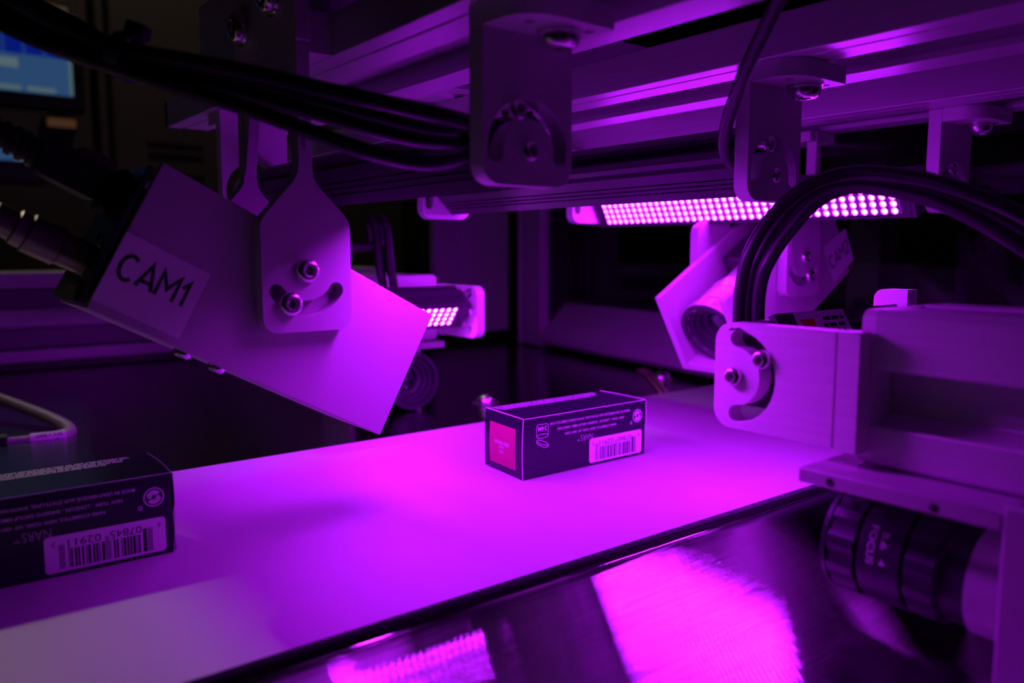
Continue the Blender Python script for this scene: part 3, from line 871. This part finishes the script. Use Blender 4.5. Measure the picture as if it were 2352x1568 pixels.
# ================================================================== cartons
def carton(label, loc, rot):
    """lying lipstick carton; local: x 0..78.6 along, y 0..32 deep, z 0..27"""
    t = thing('carton', label, 'carton', 'black cartons on the belt')
    L, D, H = 78.6, 32.2, 27.2
    sk = 3.2                                             # the flap end is slightly out of square
    body = MB()
    vs = [(0.5, 0, 0), (L - 1.2, 0, 0), (L - 1.2, D, 0), (sk + .5, D, 0), (0.5, 0, H), (L - 1.2, 0, H), (L - 1.2, D, H), (sk + .5, D, H)]
    body.add(vs, [(0, 3, 2, 1), (4, 5, 6, 7), (0, 1, 5, 4), (1, 2, 6, 5), (2, 3, 7, 6), (3, 0, 4, 7)])
    body.build('body', CARTON, t, bevel=.35)
    # tucked end flap (bulges a little), with pale cut edges
    n = 8
    mbf = MB(); gv = []
    for j in range(n + 1):
        for i in range(n + 1):
            a, b = i / n, j / n
            bulge = 1.0 * math.sin(math.pi * b) * (0.45 + .55 * math.sin(math.pi * a))
            gv.append((sk * a - bulge + .25 - 0.3 * (1 - b), .2 + (D - .4) * a, .35 + (H - .6) * b))
    gf = [(j * (n + 1) + i, j * (n + 1) + i + 1, (j + 1) * (n + 1) + i + 1, (j + 1) * (n + 1) + i) for j in range(n) for i in range(n)]
    mbf.add(gv, gf).build('end_flap', CARTON, t)
    def flap_pt(a, b, off):
        bulge = 1.0 * math.sin(math.pi * b) * (0.45 + .55 * math.sin(math.pi * a))
        return Vector((sk * a - bulge + .25 - 0.3 * (1 - b) - off, .2 + (D - .4) * a, .35 + (H - .6) * b))
    mbe = MB()
    mbe.tube([flap_pt(0, b / 8, .05) + Vector((.15, -.2, 0)) for b in range(9)], .20, n=6, sub=1)
    mbe.tube([flap_pt(a / 8, 1, -.1) + Vector((.1, 0, .3)) for a in range(9)], .20, n=6, sub=1)
    mbe.tube([(0.6, -.02, H - .04), (L - 1.2, -.02, H - .04)], .14, n=6, sub=1)
    mbe.build('paper_edge', PAPER, t)
    # closing tab at the other end
    fl = MB(); fl.box(L - 1.1, L - .35, .5, D - .5, .4, H - .6); fl.build('end_flap', CARTON, t, bevel=.3)
    ed = MB(); ed.tube([(L - .6, .3, H - 1.0), (L - .3, .25, H * .62), (L - .9, .3, H * .5), (L - .7, .3, H * .25), (L - 1.2, .3, .6)], .18, n=6, sub=4)
    ed.tube([(L - 1.1, 0.1, H + .05), (L - .5, D * .5, H + .1), (L - .9, D, H + .05)], .16, n=6, sub=4)
    ed.build('paper_edge', PAPER, t)
    # red end label, follows the bulge
    lb = MB(); k = 6; lv = []
    for j in range(k + 1):
        for i in range(k + 1):
            lv.append(flap_pt(.155 + .69 * i / k, .115 + .70 * j / k, .10))
    lb.add(lv, [(j * (k + 1) + i, j * (k + 1) + i + 1, (j + 1) * (k + 1) + i + 1, (j + 1) * (k + 1) + i) for j in range(k) for i in range(k)])
    rl = lb.build('end_label', RED, t)
    tl = MB()
    for s, size, y, wdt in (('AFGHAN RED', 2.3, .475, 12.5), ('SATIN', 1.7, .41, 4.2), ('2911', 2.0, .325, 4.2)):
        vs, fs, wd = text_polys(s, size, 0.02)
        kx = wdt / wd
        # seen from -X, right is -Y
        tl.add([flap_pt(.5 - (a * kx - wdt / 2) / D, y + b / H, .16) for a, b in vs], fs)
    tl.build('lettering', PRINT, rl)
    # front print (upside down): frame with origin at top right corner, x to the left, y downwards
    fp = ((L - 1.2, -.02, H), (-1, 0, 0), (0, 0, -1), (0, -1, 0))
    lines = MB()
    letter(lines, 'MADE IN USA/FABRIQU\u00c9 AUX \u00c9TATS-UNIS, WWW.NARSCOSMETICS.COM', 1.55, fp, 11.2, 3.4 , width=50.5, bold=.01)
    letter(lines, 'NEW YORK - LONDON - SHISEIDO GROUP EMEA 75008 PARIS', 1.55, fp, 15.0, 6.2, width=42.5, bold=.01)
    letter(lines, 'NARS COSMETICS, NEW YORK, NY 10017 DIST.', 1.55, fp, 20.2, 9.0, width=33, bold=.01)
    # word mark, letters overlapping
    letter(lines, 'NARS', 4.2, fp, 35.5, 11.6, width=7.6, bold=-0.022, yscale=1.0)
    letter(lines, 'TM', 1.2, fp, 43.6, 13.4, width=1.5)
    lines.build('front_print', PRINT, t)
    # green dot: ring with two hooked arrows
    g = MB(); gx, gy, R = 5.6, 7.3, 3.25
    g.flat(circle(gx, gy, R, 36), [circle(gx, gy, R * .86, 36)], fp, .03)
    def sw(a0):
        r0, r1, rm = R * .24, R * .72, R * .48
        pts = [(r1 * math.cos(math.radians(a0 + t)), r1 * math.sin(math.radians(a0 + t))) for t in range(0, 121, 12)]
        a = math.radians(a0 + 120); tip = math.radians(a0 + 168)
        pts += [((r1 + .35) * math.cos(a), (r1 + .35) * math.sin(a)), (rm * math.cos(tip), rm * math.sin(tip)), ((r0 - .3) * math.cos(a), (r0 - .3) * math.sin(a))]
        pts += [(r0 * math.cos(math.radians(a0 + t)), r0 * math.sin(math.radians(a0 + t))) for t in range(120, -1, -20)]
        return [(gx + p, gy + q) for p, q in pts]
    g.flat(sw(35), [], fp, .03); g.flat(sw(215), [], fp, .03)
    g.flat(circle(gx + 4.3, gy + 3.0, .75, 16), [circle(gx + 4.3, gy + 3.0, .55, 16)], fp, .03)
    letter(g, 'R', .8, fp, gx + 4.05, gy + 2.7)
    g.build('recycling_logo', PRINT, t)
    # open jar symbol
    j = MB(); jx = 66.2
    def stroke(pts, wdt=.28):
        for (a, b), (c, d) in zip(pts[:-1], pts[1:]):
            l = math.hypot(c - a, d - b) or 1; nx, ny = -(d - b) / l * wdt / 2, (c - a) / l * wdt / 2
            j.flat([(a + nx, b + ny), (c + nx, d + ny), (c - nx, d - ny), (a - nx, b - ny)], [], fp, .03)
    def ell(cx, cy, rx, ry, a0=0, a1=360, tilt=0):
        o_ = []
        for i in range(17):
            a = math.radians(a0 + (a1 - a0) * i / 16); p, q = rx * math.cos(a), ry * math.sin(a)
            ct, s_ = math.cos(math.radians(tilt)), math.sin(math.radians(tilt))
            o_.append((cx + p * ct - q * s_, cy + p * s_ + q * ct))
        stroke(o_)
    stroke([(jx - 3.4, 8.8), (jx - 3.4, 4.4), (jx - 2.8, 3.5), (jx + 2.8, 3.5), (jx + 3.4, 4.4), (jx + 3.4, 8.8)])
    ell(jx, 8.8, 3.4, .9)
    ell(jx, 11.8, 3.6, .75, tilt=-22); stroke([(jx - 3.5, 13.0), (jx - 3.4, 14.0), (jx - 1, 14.2), (jx + 3.2, 11.8), (jx + 3.4, 10.7)])
    letter(j, '24M', 2.9, fp, jx - 2.6, 4.4, width=5.2, bold=.015)
    j.build('open_jar_symbol', PRINT, t)
    # barcode label
    bl = MB().flat(rrect(2.4, 37.6, 14.3, 25.9, 1.3), [], fp, .03).build('barcode_label', STICKER, t)
    Lc = {'0': '0001101', '1': '0011001', '2': '0010011', '3': '0111101', '4': '0100011', '5': '0110001', '6': '0101111', '7': '0111011', '8': '0110111', '9': '0001011'}
    code = '607845029113'
    bits = '101' + ''.join(Lc[c] for c in code[:6]) + '01010' + ''.join(''.join('1' if b == '0' else '0' for b in Lc[c]) for c in code[6:]) + '101'
    bc = MB(); mw = 27.0 / 95; x0 = 6.6; i = 0
    while i < 95:
        if bits[i] == '1':
            e_ = i
            while e_ < 95 and bits[e_] == '1': e_ += 1
            long = i < 10 or i >= 85 or 45 <= i < 50
            bc.flat([(x0 + i * mw, 17.2 if long else 18.9), (x0 + e_ * mw, 17.2 if long else 18.9), (x0 + e_ * mw, 25.0), (x0 + i * mw, 25.0)], [], fp, .06)
            i = e_
        else:
            i += 1
    bc.build('barcode', INK, bl)
    dg = MB()
    fpd = ((L - 1.2, -.05, H), (-1, 0, 0), (0, 0, -1), (0, -1, 0))
    letter(dg, '07845', 3.5, fpd, x0 + 3.2, 16.0, width=9.3); letter(dg, '02911', 3.5, fpd, x0 + 15.2, 16.0, width=9.3)
    letter(dg, '6', 2.4, fpd, 4.0, 16.2); letter(dg, '3', 2.4, fpd, 34.6, 16.2)
    dg.build('barcode_digits', INK, bl)
    # fine print along the far edge of the top: too small to read, short dashes
    fine = MB(); ft = fxy(H + .02)
    for r in range(5):
        x = 4 + r * .8; y = D - 2.0 - r * 1.75
        while x < L - 8 - 2 * r:
            l = random.uniform(1.0, 3.4)
            q = 0.0
            while q < l:
                fine.flat([(x + q, y - .55), (x + q + .32, y - .55), (x + q + .32, y + .55), (x + q, y + .55)], [], ft, 0)
                if random.random() < .6: fine.flat([(x + q, y + .35), (x + q + .5, y + .35), (x + q + .5, y + .55), (x + q, y + .55)], [], ft, 0)
                q += .5
            x += l + .55
    o = fine.build('fine_print', PRINT, t); o['kind'] = 'stuff'
    t.location = Vector(loc) * S
    t.rotation_euler = (0, 0, math.radians(rot))
    return t


k1 = carton('black carton lying mid belt, its red end label in view', (215.0, 268.7, 0.02), 0)
k2 = copy_thing(k1, (0, 0, 0), 'black carton cut by the left edge, in shadow, barcode in view')
k2.location = Vector((-6.6, 275.6, 0.02)) * S
k2.rotation_euler = (0, 0, math.radians(-0.6))


# ================================================================== cables
def cable(name, pts, r, label, group=None, m=RUBBER, sub=8):
    return tag(MB().tube(pts, r, n=14, sub=sub).build(name, m), label, 'cable', group)


G1 = 'black cables bundled above the first camera'
cable('black_cable', [at(-80, -70, 205), at(40, 5, 208), at(150, 62, 212), at(285, 112, 216), at(420, 138, 214), at(560, 163, 217), at(700, 195, 219), at(850, 228, 219), at(1000, 260, 222), at(1075, 280, 226)], 2.2,
      'topmost black cable of the bundle crossing above the first camera', G1)
cable('black_cable', [at(-80, -40, 212), at(40, 42, 216), at(150, 92, 219), at(285, 140, 221), at(420, 176, 219), at(560, 212, 221), at(700, 252, 222), at(850, 294, 223), at(980, 322, 226), at(1075, 326, 238)], 2.2,
      'second black cable of the bundle, under the topmost one', G1)
cable('black_cable', [at(-80, -6, 208), at(0, 52, 211), at(120, 106, 212), at(270, 156, 215), at(420, 203, 215), at(560, 246, 216), at(700, 297, 216), at(830, 343, 217), at(950, 370, 220), at(1020, 371, 224), at(1080, 352, 230)], 2.2,
      'lowest black cable of the bundle, sagging before the large bracket', G1)
cable('black_cable', [at(-80, -90, 214), at(60, -5, 220), at(170, 55, 225), at(290, 120, 227), at(430, 160, 229), at(570, 192, 229), at(720, 230, 231), at(860, 266, 232), at(990, 296, 236), at(1080, 302, 248)], 2.1,
      'black cable hidden at the back of the bundle', G1)
tie = thing('cable_tie', 'black cable tie round the cable bundle near the screen', 'cable tie')
tc = at(290, 132, 220.5)
tdir = (at(420, 172, 222) - at(170, 85, 219)).normalized()
mb = MB()
sx = tdir.cross(ZU).normalized(); sy = sx.cross(tdir)
rings = []
for i in range(25):
    a = 2 * math.pi * i / 24
    c = tc + sx * (9.2 * math.cos(a)) + sy * (5.6 * math.sin(a))
    rings.append([c + tdir * d + (sx * math.cos(a) + sy * math.sin(a)) * q for d, q in ((-1.8, 0), (1.8, 0), (1.8, .8), (-1.8, .8))])
mb.rings(rings, False, False).build('strap', BLACKX, tie)
M = Matrix((tdir, sx, sy)).transposed().to_4x4(); M.translation = tc + sy * 6.6 + tdir * 1
MB(M).box(-2.6, 2.6, -3, 3, -.6, 3).build('tie_head', BLACKX, tie, bevel=.4)

G2 = 'looped black cables at the right'
for k, (dx, dy, dd, lab) in enumerate(((0, 0, 0, 'outer black cable of the loop before the lit LED bar'), (22, 16, 6, 'middle black cable of the loop before the lit LED bar'),
                                       (44, 34, -5, 'inner black cable of the loop before the lit LED bar'))):
    cable('black_cable', [at(1700 + dx, 860 + dy * .2, 290 + dd), at(1697 + dx, 740, 287 + dd), at(1702 + dx, 660, 284 + dd), at(1722 + dx, 580 + dy * .6, 280 + dd), at(1775 + dx * .9, 495 + dy, 276 + dd),
                          at(1860 + dx * .5, 425 + dy, 270 + dd), at(1960, 396 + dy, 262 + dd), at(2080 - dx * .2, 404 + dy * 1.1, 250 + dd), at(2200 - dx * .3, 432 + dy * 1.3, 238 + dd), at(2360 - dx * .4, 500 + dy * 1.8, 225 + dd), at(2520, 610 + dy * 2, 215 + dd)], 2.3, lab, G2)
cable('black_cable', [at(1850, -120, 225), at(1788, 0, 240), at(1745, 90, 252), at(1705, 180, 265), at(1673, 270, 282), at(1664, 330, 292), at(1676, 372, 298), at(1700, 390, 302)], 2.35,
      'single black cable hanging beside the middle angle bracket')
G3 = 'cables looped behind the first housing'
for dx, lab in ((0, 'left one of two dark cables looping up behind the first housing'), (25, 'right one of two dark cables looping up behind the first housing')):
    cable('black_cable', [(222 + dx * .4, 470, 84), (222 + dx * .4, 462, 100), at(848 + dx, 560, 508), at(846 + dx * 1.05, 515, 506), at(853 + dx, 503, 500), at(864 + dx, 530, 496), at(872 + dx, 610, 492), at(880 + dx, 660, 488), (232 + dx * .4, 424, 66)], 2.7, lab, G3)

gc = thing('signal_cable', 'grey cable with a white marker sleeve lying on the far plate', 'cable')
gp_ = [at(-60, 893, 520), at(0, 916, 505), at(60, 938, 490), at(120, 962, 474), at(158, 984, 462), at(150, 1002, 452), at(110, 1008, 447)]
MB().tube(gp_, 3.6, n=16).build('jacket', GREYJ, gc)
sl = [at(152, 1001, 452), at(128, 1006, 449), at(100, 1009, 446), at(70, 1012, 443)]
slv = MB().tube(sl, 4.1, n=20, sub=6).build('marker_sleeve', SLEEVE, gc)
MB().tube([at(72, 1012, 443), at(45, 1015, 441), at(15, 1018, 438)], 3.3, n=16).build('jacket_end', GREYJ, gc)
MB().lathe([(5.2, 0), (5.2, 5), (5.8, 5.2), (5.8, 22)], at(18, 1018, 438.5), at(-60, 1026, 431) - at(18, 1018, 438), n=20).build('plug', BLACKX, gc)
mb = MB()
sa = at(144, 1002.8, 451.1); sb = at(74, 1011.7, 443.4)
d_ = (sb - sa).normalized(); tc_ = (-CF - d_ * (-CF).dot(d_)).normalized(); dn_ = d_.cross(tc_)
if dn_.z > 0: dn_ = -dn_
for s_, th0 in (('IO.1307', -.78), ('IO.1307', .02)):
    vs, fs, wd = text_polys(s_, 2.9, .01)
    pts = []
    for a, b in vs:
        th = th0 + b / 4.4
        pts.append(sa + d_ * (.4 + a * 12.5 / wd) + (tc_ * math.cos(th) + dn_ * math.sin(th)) * 4.45)
    mb.add(pts, fs)
mb.build('sleeve_lettering', INK, slv)

# ================================================================== enclosure and background
t = thing('frame_beam', 'wide slotted aluminium frame beam low behind the first camera', 'beam')
fp_ = [(823, -2.9), (823, 12.5), (845, 14), (845, 32), (823, 33), (823, 47.5), (823.6, 49), (845, 49.5), (845, 66), (823, 67), (823, 81), (903, 81), (903, -2.9)]
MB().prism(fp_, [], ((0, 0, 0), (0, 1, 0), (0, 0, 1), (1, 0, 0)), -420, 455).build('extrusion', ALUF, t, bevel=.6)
for z0, z1 in ((14.6, 31.4), (50.0, 65.6)):  # dark strip set into each slot of the frame beam
    MB().box(-419, 454, 827, 831, z0, z1).build('slot_strip', SLOT, t)
MB().box(-420, 455, 801, 822.5, -2.95, 2.4).build('seal_strip', BLACKX, t, bevel=1.2)

p1 = struct(MB().prism([(472, 742), (505, 742), (507, 745), (510, 745), (512, 742), (572, 742), (572, 752), (472, 752)], [], fxy(0), 9, 900).build('trim_1', FRAMEG, bevel=.6))
# glazed door standing ajar: local x runs along the door towards the viewer
dd = Vector((505.2 - 556, 398.6 - 701.7, 0)).normalized()
dn = Vector((-dd.y, dd.x, 0))
if dn.x > 0: dn = -dn                                   # faces the belt
door = bpy.data.objects.new('door_1', None); COL.objects.link(door); door['kind'] = 'structure'
fd = (Vector((556, 701.7, 0)), dd, ZU, -dn)             # depth away from us
MB().prism([(0, -2), (3.2, -2), (3.2, 900), (0, 900)], [], fd, -1.0, 42).build('edge_strip', SILVER, door)
MB().prism([(3.6, -2), (47, -2), (47, 900), (3.6, 900)], [], fd, 0, 40).build('stile', FRAMEG, door, bevel=3)
MB().prism([(47.3, -2), (52, -2), (52, 900), (47.3, 900)], [], fd, 10, 38).build('gasket', BLACKX, door)
sill = [(0, 4), (0, 15), (2, 17), (26, 43), (30, 45), (40, 45), (40, 4)]
MB().prism(sill, [], (Vector((556, 701.7, 0)), -dn, ZU, dd), 47.6, 620).build('bottom_rail', FRAMEG, door, bevel=.8)
MB().prism([(30, 45.2), (38, 45.2), (38, 50), (30, 50)], [], (Vector((556, 701.7, 0)), -dn, ZU, dd), 52.2, 620).build('gasket', BLACKX, door)
MB().prism([(0, 2), (3, 2), (3, 3.9), (0, 3.9)], [], (Vector((556, 701.7, 0)), -dn, ZU, dd), 47.6, 620).build('seal', SLOT, door)
MB().prism([(52.2, 50.2), (620, 50.2), (620, 900), (52.2, 900)], [], fd, 32, 36).build('pane', PANE, door)
MB().prism([(620.2, -2), (664, -2), (664, 900), (620.2, 900)], [], fd, 0, 40).build('stile', FRAMEG, door, bevel=3)

# operator screen and cabinets far behind
sc = thing('operator_screen', 'glowing blue operator screen at the upper left in the dark', 'screen')
fs_ = ((0, 1500, 0), (1, 0, 0), (0, 0, 1), (0, -1, 0))
MB().box(-60, 283, 1501, 1540, 325, 478).build('bezel', BEZEL, sc, bevel=3)
scr = MB().flat([(-40, 348), (265, 348), (265, 460), (-40, 460)], [], fs_, .5).build('display', emis('display_grey_blue', (.035, .105, .26), .55), sc)
MB().flat([(-40, 406), (263, 406), (263, 448), (-40, 448)], [], fs_, 1.0).build('blue_panel', emis('display_blue', (.0, .012, .30), .55), scr)
for x in (168, 196, 225, 252):
    MB().flat([(x, 406), (x + 5, 406), (x + 5, 448), (x, 448)], [], fs_, 1.3).build('panel_divider', emis('display_light_blue', (.01, .06, .30), .5), scr)
MB().flat([(140, 384), (190, 384), (190, 399), (140, 399)], [], fs_, 1.3).build('entry_box', emis('display_pale', (.14, .22, .26), .55), scr)
for a, b in ((100, 192), (200, 240)):
    MB().flat([(a, 350), (b, 350), (b, 358), (a, 358)], [], fs_, 1.3).build('status_bar', emis('display_bar', (.12, .20, .24), .55), scr)
MB().flat([(260, 350), (265, 350), (265, 406), (260, 406)], [], fs_, 1.3).build('scroll_bar', emis('display_bar', (.12, .20, .24), .55), scr)
MB().flat([(-40, 449), (265, 449), (265, 460), (-40, 460)], [], fs_, 1.3).build('title_bar', emis('display_pale', (.14, .22, .26), .55), scr)
MB().box(90, 130, 1540.5, 1650, 330, 400).build('arm', BEZEL, sc)
kb = thing('control_panel', 'small lit control panel below the operator screen', 'panel')
MB().box(-40, 215, 1490, 1540, 205, 268).build('case', BEZEL, kb, bevel=3)
MB().add([(-30, 1489, 240), (196, 1489, 240), (184, 1489, 262), (-30, 1489, 262)], [(0, 1, 2, 3)]).build('lit_face', emis('display_grey_blue', (.035, .105, .26), .55), kb)
MB().add([(175, 1488, 241), (197, 1488, 240), (190, 1488, 249), (175, 1488, 250)], [(0, 1, 2, 3)]).build('lit_strip', emis('display_bar', (.12, .20, .24), .55), kb)
MB().box(10, 50, 1540.5, 1650, 210, 250).build('arm', BEZEL, kb)

for (x0, x1, z0, z1, y, lab) in ((-900, 330, -850, 1000, 1700, 'tall dark cabinet behind the operator screen'), (345, 640, -850, 1000, 1720, 'narrow dark cabinet right of the operator screen'),
                                 (650, 1050, -850, 700, 1780, 'low dark cabinet seen past the frame post')):
    t = thing('cabinet', lab, 'cabinet', 'dark cabinets at the back of the room')
    MB().box(x0, x1, y, y + 400, z0, z1).build('body', CABINET, t, bevel=6)
    n = 2 if x1 - x0 > 600 else 1
    for i in range(n):
        a = x0 + 20 + i * (x1 - x0 - 20) / n; b = x0 + (i + 1) * (x1 - x0 - 20) / n
        dr = MB().box(a, b, y - 22, y - .5, z0 + 30, z1 - 40).build('door', CABINET, t, bevel=5)
        MB().box(b - 45, b - 25, y - 40, y - 22.5, 300, 420).build('handle', BEZEL, dr, bevel=4)
        for z in (310, 290, 250):
            MB().box(a + 60, b - 90, y - 28, y - 22.5, z, z + 8).build('vent_rib', CABINET, dr)
ind = ((228, 1640, 520, 40, (1.0, .38, .12), 'upper orange indicator strip above the screen'), (262, 1640, 517, 26, (1.0, .7, .4), 'pale indicator strip beside the orange one'),
       (247, 1640, 325, 44, (1.0, .42, .18), 'orange indicator strip below the screen'))
for x, y, z, l, c, lab in ind:
    t = thing('indicator_lamp', lab, 'indicator', 'warm indicator lamps on the cabinets')
    MB().box(x - 4, x + l + 4, y + 6, y + 38, z - 12, z + 12).build('case', BEZEL, t)
    MB().box(x, x + l, y, y + 5.9, z - 7, z + 7).build('lit_window', emis('warm_' + str(int(c[1] * 100)), c, .05), t)

# dark post and gear beyond the loop of cables
t = thing('support_post', 'grey support post with two round holes, far right behind the loop', 'post')
fpst = ((0, 300, 0), (1, 0, 0), (0, 0, 1), (0, 1, 0))
MB().prism(rrect(716, 750, -2, 120, (0, 0, 5, 5)), [], fpst, 0, 10).build('post', FRAMEG, t, bevel=.6)
for x in (722, 744):
    MB().lathe([(4.5, 0), (4.5, .6), (.05, .5)], (x, 299.6, 102), (0, -1, 0), n=20).build('hole', HOLE, t)
MB().box(712, 754, 296, 315, -15, -2).build('foot', FRAMEG, t)
t = thing('gear_box', 'dark blue plastic box standing far right behind the second camera', 'box')
MB().box(640, 705, 330, 360, -2.9, 62).build('case', BLUEPL, t, bevel=4)
MB().box(652, 700, 329, 329.8, 50, 58).build('lid_strip', BLUEPL, t)
for x, z in ((660, 38), (668, 28)):
    MB().lathe([(2.4, 0), (2.0, .8), (.05, 1)], (x, 329.6, z), (0, -1, 0), n=14).build('stud', STEEL, t)
